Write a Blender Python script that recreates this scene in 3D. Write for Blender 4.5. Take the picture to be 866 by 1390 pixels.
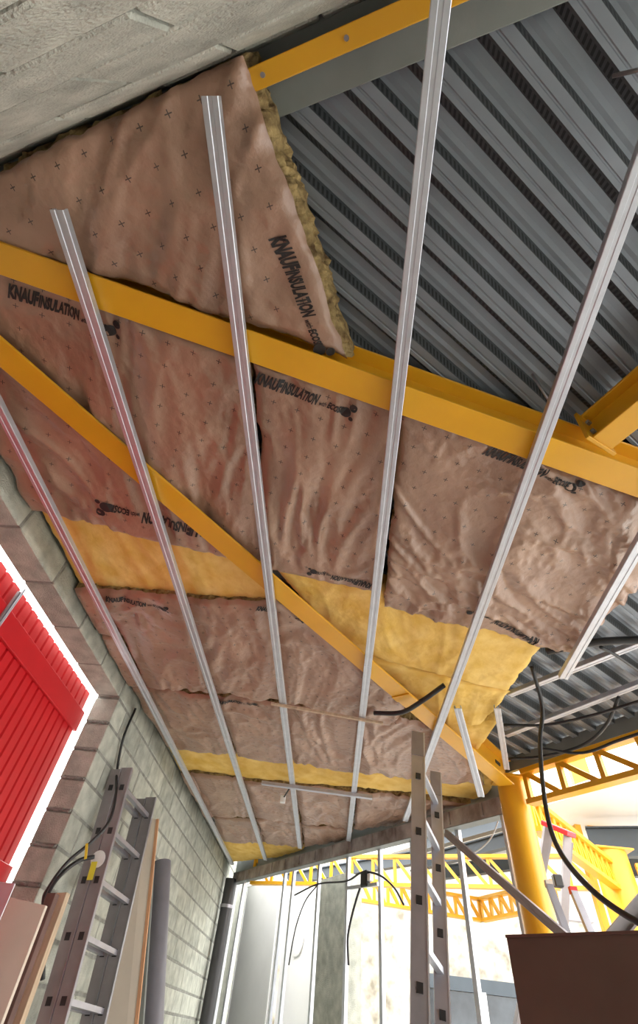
import bpy, bmesh, math, random
from mathutils import Vector, Matrix, noise
random.seed(7)
for o in list(bpy.data.objects): bpy.data.objects.remove(o)
SC = bpy.context.scene
COL = SC.collection
V3 = Vector
# ------------------------------------------------------------------ camera
EYE = V3((0, 0, 1.5)); FPX = 627.0; PX, PY = 433.0, 650.0       # lens axis sits above the middle of the 866x1390 frame
RB = V3((0.99652734, 0.0440326, -0.07067098)); RA = V3((0.01039923, 0.77627501, 0.63030862)); RZ = V3((0.08261425, -0.6288547, 0.77312137))
cam_d = bpy.data.cameras.new('camera'); cam = bpy.data.objects.new('camera', cam_d); COL.objects.link(cam)
cam_d.sensor_fit = 'AUTO'; cam_d.sensor_width = 36; cam_d.lens = FPX / 1390 * 36; cam_d.shift_y = -45 / 1390
cam_d.clip_start = 0.02; cam_d.clip_end = 300
cam.matrix_world = Matrix(((RB[0], -RB[1], -RB[2], EYE.x), (RA[0], -RA[1], -RA[2], EYE.y), (RZ[0], -RZ[1], -RZ[2], EYE.z), (0, 0, 0, 1)))
SC.camera = cam
# ------------------------------------------------------------------ daylight
world = bpy.data.worlds.new('overcast_sky'); SC.world = world; world.use_nodes = True
bg = world.node_tree.nodes['Background']; bg.inputs[0].default_value = (1.0, 0.985, 0.96, 1); bg.inputs[1].default_value = 3.0
SC.view_settings.view_transform = 'Standard'; SC.view_settings.look = 'None'
SC.view_settings.gamma = 1.0; SC.view_settings.use_curve_mapping = False; SC.view_settings.exposure = 1.1
# ------------------------------------------------------------------ surveying: sight lines from the eye, the sloping ceiling frame
def ray(x, y):
    c = V3((x - PX, y - PY, FPX)); return V3((RB.dot(c), RA.dot(c), RZ.dot(c)))
TILT = math.radians(4); CH = 3.1
CU = V3((math.cos(TILT), 0, -math.sin(TILT))); CV = V3((0, 1, 0)); CW = V3((math.sin(TILT), 0, math.cos(TILT))); CO = V3((0, 0, CH))
def C(u, v, w): return CO + CU * u + CV * v + CW * w
def uv(x, y, w=0.0):
    d = ray(x, y); t = CW.dot(CO + CW * w - EYE) / CW.dot(d); p = EYE + d * t - CO
    return (p.dot(CU), p.dot(CV))
def cpt(x, y, w=0.0): return C(*uv(x, y, w), w)
def onX(x, y, X): d = ray(x, y); return EYE + d * (X / d.x)
def onY(x, y, Y): d = ray(x, y); return EYE + d * (Y / d.y)
def onZ(x, y, z): d = ray(x, y); return EYE + d * ((z - EYE.z) / d.z)
def onP(x, y, p0, ang):
    a = math.radians(ang); n = V3((math.cos(a), -math.sin(a), 0)); d = ray(x, y)
    return EYE + d * (n.dot(V3((p0[0], p0[1], 0))) / n.dot(d))
def heading(a): a = math.radians(a); return V3((math.sin(a), math.cos(a), 0))
# ------------------------------------------------------------------ materials
def _n(nt, t, **kw):
    n = nt.nodes.new(t)
    for k, v in kw.items(): setattr(n, k, v)
    return n
def mat(name, col, rough=0.6, metal=0.0, var=0.15, scale=6.0, bump=0.0, bscale=60.0, col2=None, detail=6.0, spec=0.5, stretch=None, space='Object', rand=0.0):
    m = bpy.data.materials.new(name); m.use_nodes = True; nt = m.node_tree; b = nt.nodes['Principled BSDF']
    b.inputs['Roughness'].default_value = rough; b.inputs['Metallic'].default_value = metal; b.inputs['Specular IOR Level'].default_value = spec
    tc = _n(nt, 'ShaderNodeTexCoord'); src = tc.outputs[space]
    if stretch:
        mp = _n(nt, 'ShaderNodeMapping'); mp.inputs['Scale'].default_value = stretch; nt.links.new(src, mp.inputs[0]); src = mp.outputs[0]
    if rand:
        oi = _n(nt, 'ShaderNodeObjectInfo'); va = _n(nt, 'ShaderNodeVectorMath', operation='ADD'); sc = _n(nt, 'ShaderNodeMath', operation='MULTIPLY'); sc.inputs[1].default_value = 40
        nt.links.new(oi.outputs['Random'], sc.inputs[0]); nt.links.new(src, va.inputs[0]); nt.links.new(sc.outputs[0], va.inputs[1]); src = va.outputs[0]
    nz = _n(nt, 'ShaderNodeTexNoise'); nz.inputs['Scale'].default_value = scale; nz.inputs['Detail'].default_value = detail
    nt.links.new(src, nz.inputs['Vector'])
    rp = _n(nt, 'ShaderNodeValToRGB'); e = rp.color_ramp.elements
    c2 = col2 or tuple(min(1, c * (1 + var)) for c in col); c1 = tuple(c * (1 - var) for c in col)
    e[0].position = 0.3; e[0].color = (*c1, 1); e[1].position = 0.7; e[1].color = (*c2, 1)
    nt.links.new(nz.outputs['Fac'], rp.inputs[0]); bc = rp.outputs[0]
    if rand:
        hs = _n(nt, 'ShaderNodeHueSaturation'); mr = _n(nt, 'ShaderNodeMapRange'); mr.inputs[3].default_value = 1 - rand; mr.inputs[4].default_value = 1 + rand
        nt.links.new(oi.outputs['Random'], mr.inputs[0]); nt.links.new(mr.outputs[0], hs.inputs['Value']); nt.links.new(bc, hs.inputs['Color']); bc = hs.outputs[0]
    nt.links.new(bc, b.inputs['Base Color'])
    if bump:
        n2 = _n(nt, 'ShaderNodeTexNoise'); n2.inputs['Scale'].default_value = bscale; n2.inputs['Detail'].default_value = 5
        nt.links.new(src, n2.inputs['Vector'])
        bp = _n(nt, 'ShaderNodeBump'); bp.inputs['Strength'].default_value = bump; bp.inputs['Distance'].default_value = 0.01
        nt.links.new(n2.outputs['Fac'], bp.inputs['Height']); nt.links.new(bp.outputs[0], b.inputs['Normal'])
    return m
def mth(nt, op, a, b=None):
    n = _n(nt, 'ShaderNodeMath', operation=op)
    for i, x in enumerate((a, b)):
        if x is None: continue
        if isinstance(x, (int, float)): n.inputs[i].default_value = x
        else: nt.links.new(x, n.inputs[i])
    return n.outputs[0]
def paper_mat():
    m = mat('kraft_facing', (0.36, 0.205, 0.14), 0.32, 0, 0.16, 3.0, 0.5, 28.0, col2=(0.45, 0.285, 0.20), spec=0.8)
    nt = m.node_tree; b = nt.nodes['Principled BSDF']; base = b.inputs['Base Color'].links[0].from_socket
    u = _n(nt, 'ShaderNodeUVMap'); s = _n(nt, 'ShaderNodeSeparateXYZ'); nt.links.new(u.outputs[0], s.inputs[0])
    fr = []
    for o in (s.outputs[0], s.outputs[1]):
        fr.append(mth(nt, 'ABSOLUTE', mth(nt, 'SUBTRACT', mth(nt, 'FRACT', mth(nt, 'MULTIPLY', o, 1 / 0.105)), 0.5)))
    t, L = 0.016, 0.105
    a1 = mth(nt, 'MULTIPLY', mth(nt, 'LESS_THAN', fr[0], t), mth(nt, 'LESS_THAN', fr[1], L))
    a2 = mth(nt, 'MULTIPLY', mth(nt, 'LESS_THAN', fr[1], t), mth(nt, 'LESS_THAN', fr[0], L))
    k = mth(nt, 'MULTIPLY', mth(nt, 'MAXIMUM', a1, a2), 0.85)
    mx = _n(nt, 'ShaderNodeMix', data_type='RGBA'); nt.links.new(k, mx.inputs[0]); nt.links.new(base, mx.inputs[6]); mx.inputs[7].default_value = (0.02, 0.016, 0.016, 1)
    nt.links.new(mx.outputs[2], b.inputs['Base Color'])
    return m
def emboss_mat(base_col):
    m = mat('embossed_galvanised_web_shaded', base_col, 0.5, 0.6, 0.1, 5)
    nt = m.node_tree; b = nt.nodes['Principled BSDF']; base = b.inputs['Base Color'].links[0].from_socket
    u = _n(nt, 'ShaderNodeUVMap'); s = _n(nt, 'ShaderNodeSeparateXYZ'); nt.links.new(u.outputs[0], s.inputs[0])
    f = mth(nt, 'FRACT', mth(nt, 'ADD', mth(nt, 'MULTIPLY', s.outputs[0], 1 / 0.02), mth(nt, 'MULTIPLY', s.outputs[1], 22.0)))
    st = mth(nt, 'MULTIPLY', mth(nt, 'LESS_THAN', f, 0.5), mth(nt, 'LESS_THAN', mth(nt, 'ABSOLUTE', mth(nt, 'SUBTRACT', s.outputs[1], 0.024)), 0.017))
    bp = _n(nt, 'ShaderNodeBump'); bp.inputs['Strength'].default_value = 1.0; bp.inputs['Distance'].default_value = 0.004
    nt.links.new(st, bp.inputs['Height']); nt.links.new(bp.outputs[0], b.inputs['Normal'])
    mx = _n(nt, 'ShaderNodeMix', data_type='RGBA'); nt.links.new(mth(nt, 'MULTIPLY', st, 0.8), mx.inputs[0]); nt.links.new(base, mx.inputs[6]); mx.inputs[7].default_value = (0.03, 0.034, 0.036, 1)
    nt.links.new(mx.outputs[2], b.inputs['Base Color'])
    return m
M = {}
M['paper'] = paper_mat()
M['ink'] = mat('black_print', (0.02, 0.017, 0.017), 0.6, 0, 0.3)
M['yellow_wool'] = mat('yellow_mineral_wool', (0.84, 0.52, 0.11), 0.95, 0, 0.08, 7, 0.35, 30, col2=(0.92, 0.66, 0.24), spec=0.1)
M['brown_wool'] = mat('brown_mineral_wool', (0.19, 0.12, 0.06), 0.95, 0, 0.4, 22, 1.0, 70, col2=(0.50, 0.37, 0.17), spec=0.1)
M['yellow'] = mat('yellow_paint', (0.78, 0.40, 0.018), 0.33, 0, 0.06, 4, 0.05, 120, spec=0.5)
M['grey_paint'] = mat('grey_primer', (0.20, 0.22, 0.21), 0.5, 0, 0.12, 5, 0.05, 80)
M['blue_grey'] = mat('blue_grey_steel_paint', (0.055, 0.07, 0.085), 0.5, 0, 0.08, 3)
M['galv'] = mat('galvanised_profile', (0.60, 0.63, 0.69), 0.45, 0.75, 0.06, 14, 0.03, 200, stretch=(1, 1, 1))
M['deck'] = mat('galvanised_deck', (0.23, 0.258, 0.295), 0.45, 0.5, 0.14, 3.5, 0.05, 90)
M['deckweb_shaded'] = emboss_mat((0.12, 0.13, 0.14))  # same metal as the deck; shade on the steep rib sides is put into the colour
M['block'] = mat('concrete_block', (0.40, 0.42, 0.37), 0.95, 0, 0.16, 9, 0.8, 120, col2=(0.55, 0.57, 0.50), spec=0.15, rand=0.12, detail=9)
M['mortar'] = mat('mortar', (0.27, 0.275, 0.25), 0.95, 0, 0.25, 18, 0.9, 70, spec=0.1)
M['rust'] = mat('rusty_steel', (0.24, 0.18, 0.16), 0.7, 0.1, 0.35, 5, 0.3, 60, col2=(0.50, 0.46, 0.46))
M['red'] = mat('red_paint', (0.55, 0.005, 0.012), 0.45, 0, 0.08, 3, 0.05, 60)
M['floor'] = mat('concrete_floor', (0.54, 0.53, 0.50), 0.85, 0, 0.12, 1.2, 0.2, 40)
M['alu'] = mat('aluminium', (0.40, 0.40, 0.45), 0.38, 0.7, 0.08, 10, 0.03, 120)
M['alu_dark'] = mat('dull_aluminium', (0.30, 0.28, 0.29), 0.5, 0.5, 0.1, 10)
M['black'] = mat('black_rubber', (0.018, 0.019, 0.021), 0.45, 0, 0.2)
M['pipe'] = mat('dark_plastic_pipe', (0.05, 0.05, 0.055), 0.35, 0, 0.1)
M['grey_pipe'] = mat('grey_plastic', (0.17, 0.17, 0.20), 0.4, 0, 0.1)
M['cream'] = mat('cream_board', (0.66, 0.58, 0.49), 0.8, 0, 0.06, 3)
M['orange_edge'] = mat('orange_board_edge', (0.62, 0.33, 0.18), 0.8, 0, 0.1)
M['wood'] = mat('pale_timber', (0.52, 0.40, 0.28), 0.75, 0, 0.2, 4, 0.2, 60, stretch=(8, 8, 1))
M['dark_wood'] = mat('dark_timber', (0.13, 0.07, 0.06), 0.75, 0, 0.3, 5)
M['brown_board'] = mat('brown_cardboard', (0.13, 0.085, 0.07), 0.8, 0, 0.15, 3)
M['white_panel'] = mat('white_panel', (0.86, 0.87, 0.87), 0.6, 0, 0.03, 2)
M['grey_panel'] = mat('grey_panel', (0.52, 0.52, 0.53), 0.6, 0, 0.05, 2)
M['stone'] = mat('pale_stone', (0.30, 0.27, 0.21), 0.95, 0, 0.3, 3.5, 0.6, 6, col2=(0.62, 0.58, 0.50))
M['redcap'] = mat('red_plastic', (0.75, 0.03, 0.04), 0.4)
M['yellow_tape'] = mat('yellow_tape', (0.82, 0.68, 0.05), 0.5)
M['white_plastic'] = mat('white_plastic', (0.8, 0.8, 0.8), 0.4)
M['glass'] = mat('dark_glass', (0.04, 0.05, 0.06), 0.1)
# ------------------------------------------------------------------ object helpers
ORG = {}
class MB:
    def __init__(s): s.v = []; s.f = []; s.m = []; s.uv = {}
    def face(s, idx, mi=0): s.f.append(idx); s.m.append(mi)
    def pts(s, ps): n = len(s.v); s.v += [V3(p) for p in ps]; return list(range(n, n + len(ps)))
    def box(s, c, ax, ay, az, mi=0):
        "centre and three half-extent vectors"
        c = V3(c); i = s.pts([c + ax * a + ay * b + az * d for d in (-1, 1) for b in (-1, 1) for a in (-1, 1)])
        for q in ((0, 2, 3, 1), (4, 5, 7, 6), (0, 1, 5, 4), (2, 6, 7, 3), (0, 4, 6, 2), (1, 3, 7, 5)): s.face([i[k] for k in q], mi)
        return s
    def bar(s, a, b, wdir, hw, hh, mi=0):
        "straight rectangular bar: wdir gives the width direction, hw/hh half width/height"
        a = V3(a); b = V3(b); d = (b - a); t = d.normalized(); x = (wdir - t * wdir.dot(t)).normalized(); y = t.cross(x)
        return s.box((a + b) / 2, x * hw, y * hh, d / 2, mi)
    def prism(s, prof, a, b, X, Y, closed=True, caps=True, mi=0, mis=None):
        "profile of (x,y) along X,Y swept from a to b"
        a = V3(a); b = V3(b); n = len(prof)
        i = s.pts([a + X * p[0] + Y * p[1] for p in prof]); j = s.pts([b + X * p[0] + Y * p[1] for p in prof])
        for k in range(n if closed else n - 1):
            q = (k + 1) % n; s.face([i[k], i[q], j[q], j[k]], mis[k] if mis else mi)
        if caps and closed: s.face(i[::-1], mi); s.face(j, mi)
        return s
    def tube(s, path, r, seg=10, closed_ends=True, mi=0):
        path = [V3(p) for p in path]; rings = []; up = None
        for k, p in enumerate(path):
            t = (path[min(k + 1, len(path) - 1)] - path[max(k - 1, 0)]).normalized()
            if up is None: up = t.orthogonal().normalized()
            up = (up - t * up.dot(t)).normalized(); w = t.cross(up); rr = r[k] if isinstance(r, (list, tuple)) else r
            rings.append(s.pts([p + (up * math.cos(2 * math.pi * q / seg) + w * math.sin(2 * math.pi * q / seg)) * rr for q in range(seg)]))
        for a, b in zip(rings, rings[1:]):
            for q in range(seg): s.face([a[q], a[(q + 1) % seg], b[(q + 1) % seg], b[q]], mi)
        if closed_ends: s.face(rings[0][::-1], mi); s.face(rings[-1], mi)
        return s
    def build(s, name, mats, parent=None, loc=None, smooth=False, bevel=0.0, flat_angle=None):
        if parent is not None: org = ORG[parent.name]
        elif loc is not None: org = V3(loc)
        else:
            lo = V3([min(v[k] for v in s.v) for k in range(3)]); hi = V3([max(v[k] for v in s.v) for k in range(3)])
            org = V3(((lo.x + hi.x) / 2, (lo.y + hi.y) / 2, lo.z))
        me = bpy.data.meshes.new(name); me.from_pydata([tuple(v - org) for v in s.v], [], s.f)
        if not isinstance(mats, (list, tuple)): mats = [mats]
        for m in mats: me.materials.append(M[m] if isinstance(m, str) else m)
        me.polygons.foreach_set('material_index', s.m)
        if s.uv:
            l = me.uv_layers.new(name='UVMap')
            for lp in me.loops: l.data[lp.index].uv = s.uv.get(lp.vertex_index, (0, 0))
        bm = bmesh.new(); bm.from_mesh(me); bmesh.ops.recalc_face_normals(bm, faces=bm.faces)
        if bevel: bmesh.ops.bevel(bm, geom=list(bm.edges), offset=bevel, segments=1, affect='EDGES', profile=0.5)
        bm.to_mesh(me); bm.free()
        if smooth:
            me.shade_smooth()
            if flat_angle: me.set_sharp_from_angle(angle=math.radians(flat_angle))
        o = bpy.data.objects.new(name, me); COL.objects.link(o)
        if parent is not None: o.parent = parent
        else: o.location = org
        ORG[o.name] = org
        return o
def tag(o, label, cat, group=None):
    o['label'] = label; o['category'] = cat
    if group: o['group'] = group
    return o
def struct(o): o['kind'] = 'structure'; return o
def thing(name, label, cat, loc, group=None):
    o = bpy.data.objects.new(name, None); o.empty_display_size = 0.1; COL.objects.link(o); o.location = V3(loc); ORG[o.name] = V3(loc)
    return tag(o, label, cat, group)
def curve(pts, n=8):
    "smooth path through points"
    P = [V3(p) for p in pts]; P = [P[0] * 2 - P[1]] + P + [P[-1] * 2 - P[-2]]; out = []
    for k in range(1, len(P) - 2):
        for q in range(n):
            t = q / n; a, b, c, d = P[k - 1:k + 3]
            out.append(0.5 * ((2 * b) + (c - a) * t + (2 * a - 5 * b + 4 * c - d) * t * t + (3 * b - a - 3 * c + d) * t ** 3))
    out.append(P[-2]); return out
def cable(name, label, pts, r=0.008, cat='cable', m='black', n=8):
    return tag(MB().tube(curve(pts, n), r, 8).build(name, m, smooth=True), label, cat)
UP = V3((0, 0, 1)); EX = V3((1, 0, 0)); EY = V3((0, 1, 0))
# ================================================================== THE SETTING
WL = -1.86                                             # inner face of the left wall
GD = heading(150); GP = V3((1.52, 4.68, 0))            # line of the lattice girders and the stud partition
GN = V3((GD.y, -GD.x, 0))                              # points back to the room
if GN.dot(V3((0, 0, 0)) - GP) < 0: GN = -GN
BH = heading(106.6); BP = V3((-0.383, -0.116, 0)); BN = V3((-BH.y, BH.x, 0))
if BN.y < 0: BN = -BN
def G(s, z, off=0.0): return GP + GD * s + GN * off + V3((0, 0, z))    # s grows to the right along the girder line
# floor
m = MB(); m.box((4, 8, -0.1), EX * 14, EY * 14, UP * 0.1); struct(m.build('floor', 'floor'))
# left wall, blockwork with a wide gate opening
OP0, OP1, OPZ = 0.85, 3.847, 3.2
def block_mesh(L, H, T, name):
    m = MB(); m.box((0, 0, 0), EX * (L / 2), EY * (T / 2), UP * (H / 2))
    me_o = m.build(name, 'block', loc=(0, 0, 0), bevel=0.006); me = me_o.data; bpy.data.objects.remove(me_o); return me
BM = {}
def block(parent, centre, ang, L, H, T):
    key = (round(L, 2), round(H, 3), round(T, 2))
    if key not in BM: BM[key] = block_mesh(*key, 'block')
    o = bpy.data.objects.new('block', BM[key]); COL.objects.link(o); o.parent = parent
    o.location = V3(centre) - ORG[parent.name]; o.rotation_euler = (random.uniform(-.004, .004), 0, ang + random.uniform(-.004, .004))
    return o
m = MB()
def lbox(y0, y1, z0, z1): m.box((WL - 0.1, (y0 + y1) / 2, (z0 + z1) / 2), EX * 0.094, EY * ((y1 - y0) / 2), UP * ((z1 - z0) / 2))
lbox(-0.4, OP0 - .016, 0, OPZ + .016); lbox(OP1 + .016, 11.2, 0, OPZ + .016); lbox(-0.4, 11.2, OPZ + .016, 3.52)
wall_left = struct(m.build('wall_left', 'mortar', loc=(WL - 0.1, 4.5, 0)))
J = 0.016
zs = [0.2 * k for k in range(0, 19)]
for ci in range(len(zs) - 1):
    z0, z1 = zs[ci], min(zs[ci + 1], 3.52)
    if z1 - z0 < 0.03: continue
    off = 0.25 if ci % 2 else 0.0
    segs = [(-0.4, OP0), (OP1, 11.1)] if z0 < OPZ - .01 else [(-0.4, 11.1)]
    for (a, b) in segs:
        cuts = [a]; y = math.floor((a - OP1) / 0.5) * 0.5 + OP1 + off
        while y < b - 0.05:
            if y > a + 0.05: cuts.append(y)
            y += 0.5
        cuts.append(b)
        for p, q in zip(cuts, cuts[1:]):
            block(wall_left, (WL - 0.1 + random.uniform(-.002, .002), (p + q) / 2, (z0 + z1) / 2), math.pi / 2, round(q - p - J, 2), round(z1 - z0 - J, 2), 0.2)
# squeezed-out mortar on the jamb of the opening
for k in range(0, 16):
    z = 0.2 + 0.2 * k
    if z > 3.1: continue
    m = MB(); N = 20
    path = [(WL - 0.19 + 0.18 * i / N, OP1 + 0.002, z + random.uniform(-.004, .004)) for i in range(N + 1)]
    m.tube(path, [random.uniform(.006, .011) for i in range(N + 1)], 6)
    m.build('mortar_ridge', 'mortar', wall_left, smooth=True)
struct(MB().box((WL - .1, 14.1, 1.9), EX * .1, EY * 2.88, UP * 1.9).build('wall_hall', 'block'))
# back wall beside the camera
m = MB(); bc = BP + BH * 2.3; TH = 0.2
m.box(bc - BN * 0.1 + UP * 1.76, BH * 3.9, BN * 0.086, UP * 1.76)
wall_back = struct(m.build('wall_back', 'mortar', loc=tuple(bc - BN * 0.1)))
ang = math.atan2(BH.y, BH.x)
bz = [0, .09, .31, .53, .75, .97, 1.19, 1.41, 1.63, 1.85, 2.07, 2.29, 2.51, 2.73, 3.06, 3.26, 3.5]
for ci, (z0, z1) in enumerate(zip(bz, bz[1:])):
    s = -1.6 + (0.25 if ci % 2 else 0.0) + 0.1
    s0 = -1.6
    while s0 < 6.2:
        s1 = min(s, 6.2)
        if s1 - s0 > 0.06: block(wall_back, BP + BH * ((s0 + s1) / 2) - BN * (0.1 + random.uniform(-.003, .003)) + UP * ((z0 + z1) / 2), ang, round(s1 - s0 - .008, 2), round(z1 - z0 - .022, 3), TH)
        s0 = s1; s = s1 + (0.5 if ci != 13 else 1.0)
# roof deck: trapezoidal sheets, ribs run at an angle to the beams
DH = 52; dd = heading(DH); DA = (CU * dd.x + CV * dd.y).normalized(); DP = (CU * dd.y - CV * dd.x).normalized(); DP = -DP if DP.dot(CU) < 0 else DP
DWZ = 0.26; PER = 0.165; NR = 6
deck_root = bpy.data.objects.new('ceiling', None); COL.objects.link(deck_root); deck_root.location = C(0, 3, DWZ); ORG['ceiling'] = C(0, 3, DWZ); struct(deck_root)
def deck_sheet(k):
    prof = []; mis = []; vv = []
    for r in range(NR):
        x = r * PER
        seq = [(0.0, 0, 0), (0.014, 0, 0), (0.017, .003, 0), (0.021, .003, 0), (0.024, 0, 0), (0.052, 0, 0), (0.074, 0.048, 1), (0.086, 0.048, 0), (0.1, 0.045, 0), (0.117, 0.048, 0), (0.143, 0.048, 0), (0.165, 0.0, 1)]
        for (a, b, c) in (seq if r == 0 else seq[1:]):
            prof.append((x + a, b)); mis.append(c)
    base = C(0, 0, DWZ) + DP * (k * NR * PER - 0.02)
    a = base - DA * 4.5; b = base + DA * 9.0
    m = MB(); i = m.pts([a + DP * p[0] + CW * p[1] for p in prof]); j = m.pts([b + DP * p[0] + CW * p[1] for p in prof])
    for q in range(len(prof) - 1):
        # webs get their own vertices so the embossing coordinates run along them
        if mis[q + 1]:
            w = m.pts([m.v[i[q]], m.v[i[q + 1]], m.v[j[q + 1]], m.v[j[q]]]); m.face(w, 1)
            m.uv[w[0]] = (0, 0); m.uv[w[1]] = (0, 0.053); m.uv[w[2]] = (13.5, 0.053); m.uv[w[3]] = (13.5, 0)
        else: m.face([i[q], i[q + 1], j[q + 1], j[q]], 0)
    o = m.build('deck_sheet', ['deck', 'deckweb_shaded'], deck_root)
    bm = bmesh.new(); bm.from_mesh(o.data); og = ORG['ceiling']
    cuts = [(BP - BN * 0.12, -BN), (GP - GN * 0.05, -GN), (V3((WL - 0.1, 0, 0)), -EX), (V3((4.4, 0, 0)), EX), (V3((0, -1.5, 0)), -EY)]
    for co, no in cuts:
        bmesh.ops.bisect_plane(bm, geom=list(bm.verts) + list(bm.edges) + list(bm.faces), plane_co=co - og, plane_no=no, clear_outer=True)
    if not bm.faces: bpy.data.objects.remove(o); bm.free(); return
    bm.to_mesh(o.data); bm.free()
for k in range(-11, 6): deck_sheet(k)
# ================================================================== STRUCTURAL STEEL
def ibeam(name, label, A, B, w0, height, fw, tf=0.012, tw=0.01, flange='yellow', web='yellow', normal=None, extra=None, cat='beam', topw=None):
    "A,B: (u,v) ends of the bottom flange centre line on the ceiling frame at height w0"
    a = C(*A, w0); b = C(*B, w0); t = (b - a).normalized(); up = CW; side = t.cross(up).normalized()
    th = thing(name, label, cat, (a + b) / 2)
    MB().box((a + b) / 2 + up * tf / 2, side * fw / 2, up * tf / 2, (b - a) / 2).build('bottom_flange', flange, th, bevel=0.002)
    MB().box((a + b) / 2 + up * (height / 2), side * tw / 2, up * (height / 2 - tf), (b - a) / 2).build('web', web, th)
    MB().box((a + b) / 2 + up * (height - tf / 2), side * (topw or fw) / 2, up * tf / 2, (b - a) / 2).build('top_flange', web, th, bevel=0.002)
    return th, t, side
def mid(p, q): return ((p[0] + q[0]) / 2, (p[1] + q[1]) / 2)
def ext(p, q, s, e):
    "line through p,q: points at parameters s and e"
    return (p[0] + (q[0] - p[0]) * s, p[1] + (q[1] - p[1]) * s), (p[0] + (q[0] - p[0]) * e, p[1] + (q[1] - p[1]) * e)
fl = 0.042
p = mid(uv(0, 330, fl), uv(0, 372, fl)); q = mid(uv(866, 637, fl), uv(866, 675, fl))
A, B = ext(p, q, -0.16, 1.55)
main_beam, mt, ms = ibeam('steel_beam', 'long yellow steel I-beam crossing the ceiling between the brown insulation and the bare metal deck', A, B, fl, 0.2, 0.125)
# beam along the back wall
p = mid(uv(345, 90, .1), uv(358, 118, .1)); q = mid(uv(545, 0, .1), uv(620, 0, .1))
d = heading(106.6); p2 = (-0.315, -0.066)
A = (p2[0] - d.x * 1.5, p2[1] - d.y * 1.5); B = (p2[0] + d.x * 4.5, p2[1] + d.y * 4.5)
bbeam, bt, bs = ibeam('wall_beam', 'steel beam with yellow underside and grey web running along the top of the concrete block wall', A, B, 0.125, 0.12, 0.055, tw=0.03, web='grey_paint', topw=.2)
for s in (1.45, 1.5, 1.75):
    c = C(A[0] + d.x * s, A[1] + d.y * s, 0.123); MB().tube([c - CW * 0.008, c + CW * 0.004], 0.007, 8).build('bolt', 'alu_dark', bbeam)
# diagonal tie towards the round column
p = mid(uv(0, 454, fl), uv(0, 502, fl)); q = mid(uv(433, 840, fl), uv(433, 873, fl)); r = mid(uv(601, 994, fl), uv(640, 1048, fl))
q2 = (1.44, 4.56); A, _ = ext(p, q2, -0.1, 1)
a = C(*A, fl); b = C(*q2, fl); t = (b - a).normalized(); side = t.cross(CW).normalized()
diag = thing('diagonal_beam', 'yellow steel beam running diagonally under the insulation to the round yellow column', 'beam', (a + b) / 2)
MB().box((a + b) / 2 + CW * .006, side * .07, CW * .006, (b - a) / 2).build('bottom_flange', 'yellow', diag, bevel=.002)
e = b - t * 0.75
MB().box((e + b) / 2 + CW * .1, side * .006, CW * .09, (b - e) / 2).build('web', 'yellow', diag)
MB().box((e + b) / 2 + CW * .19, side * .07, CW * .006, (b - e) / 2).build('top_flange', 'yellow', diag)
sp = a.lerp(b, 0.69); MB().box(sp - CW * .004, side * .07, CW * .004, t * .035).build('splice_plate', 'yellow', diag)
MB().box(b - t * .3 + side * .075 + CW * .06, side * .003, CW * .012, t * .04).build('slot', 'black', diag)
# branch beam with bolted end plate on the right
pa = mid(uv(800, 592, .06), uv(835, 612, .06)); pb = mid(uv(866, 535, .06), uv(866, 590, .06))
A, B = ext(pa, pb, -0.05, 5.0)
br, t, side = ibeam('branch_beam', 'short yellow I-beam with bolted end plate joining the long beam at right edge', A, B, 0.06, 0.17, 0.1)
a = C(*A, .06)
MB().box(a + CW * .08, side * .075, CW * .09, t * .008).build('end_plate', 'yellow', br, bevel=.002)
for sx in (-1, 1):
    for hz in (.05, .115):
        c = a + CW * hz + side * sx * .035 + t * .008; MB().tube([c, c + t * .014], .012, 6).build('bolt', 'alu_dark', br)
# round columns
def column(name, label, x, y, z1, r, group=None, z0=0.0):
    th = thing(name, label, 'column', (x, y, z0), group)
    MB().tube([(x, y, z0), (x, y, z1)], r, 48).build('shaft', 'yellow', th, smooth=True, flat_angle=40)
    MB().box((x, y, z0 + .012), EX * (r + .08), EY * (r + .08), UP * .012).build('base_plate', 'yellow', th)
    MB().box((x, y, z1 + .008), EX * (r + .02), EY * (r + .02), UP * .008).build('cap_plate', 'yellow', th)
    return th
column('round_column', 'thick round yellow steel column at the corner of the insulated ceiling', 1.52, 4.68, 3.12, 0.118)
# lattice girders
def truss(name, label, A, B, z0, z1, n, cw=0.05, ch=0.02, web=0.016, group=None, bottom_w=None, drop=0.0, flip=False):
    A = V3((A[0], A[1], 0)); B = V3((B[0], B[1], -drop)); t = (B - A).normalized(); s = V3((-t.y, t.x, 0)).normalized(); L = (B - A).length
    th = thing(name, label, 'truss', (A + B) / 2 + UP * z0, group); bw = bottom_w or cw
    MB().box((A + B) / 2 + UP * (z1 - ch), s * cw, UP * ch, t * L / 2).build('top_chord', 'yellow', th)
    MB().box((A + B) / 2 + UP * (z0 + ch), s * bw, UP * ch, t * L / 2).build('bottom_chord', 'yellow', th)
    pw = L / n
    for k in range(n):
        x0 = A + t * (k * pw); x1 = A + t * ((k + 1) * pw)
        za, zb = z0 + 2 * ch, z1 - 2 * ch
        MB().bar(x0 + t * web + UP * za, x0 + t * web + UP * zb, t, web, web).build('web_post', 'yellow', th)
        lo, hi = (x0, x1) if flip else (x1, x0)
        MB().bar(hi + UP * zb + t * (web * 2 if not flip else -web), lo + UP * za + t * (-web * 2 if not flip else web * 2), t, web, web).build('web_diagonal', 'yellow', th)
    MB().bar(B - t * web + UP * (z0 + 2 * ch), B - t * web + UP * (z1 - 2 * ch), t, web, web).build('web_post', 'yellow', th)
    return th
a = G(0.16, 0); b = G(3.4, 0)
truss('lattice_girder', 'yellow lattice girder running from the round column to the right edge, under the deck', a, b, 2.905, 3.165, 9, cw=0.045, ch=0.018, web=0.02, drop=.1)
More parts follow.
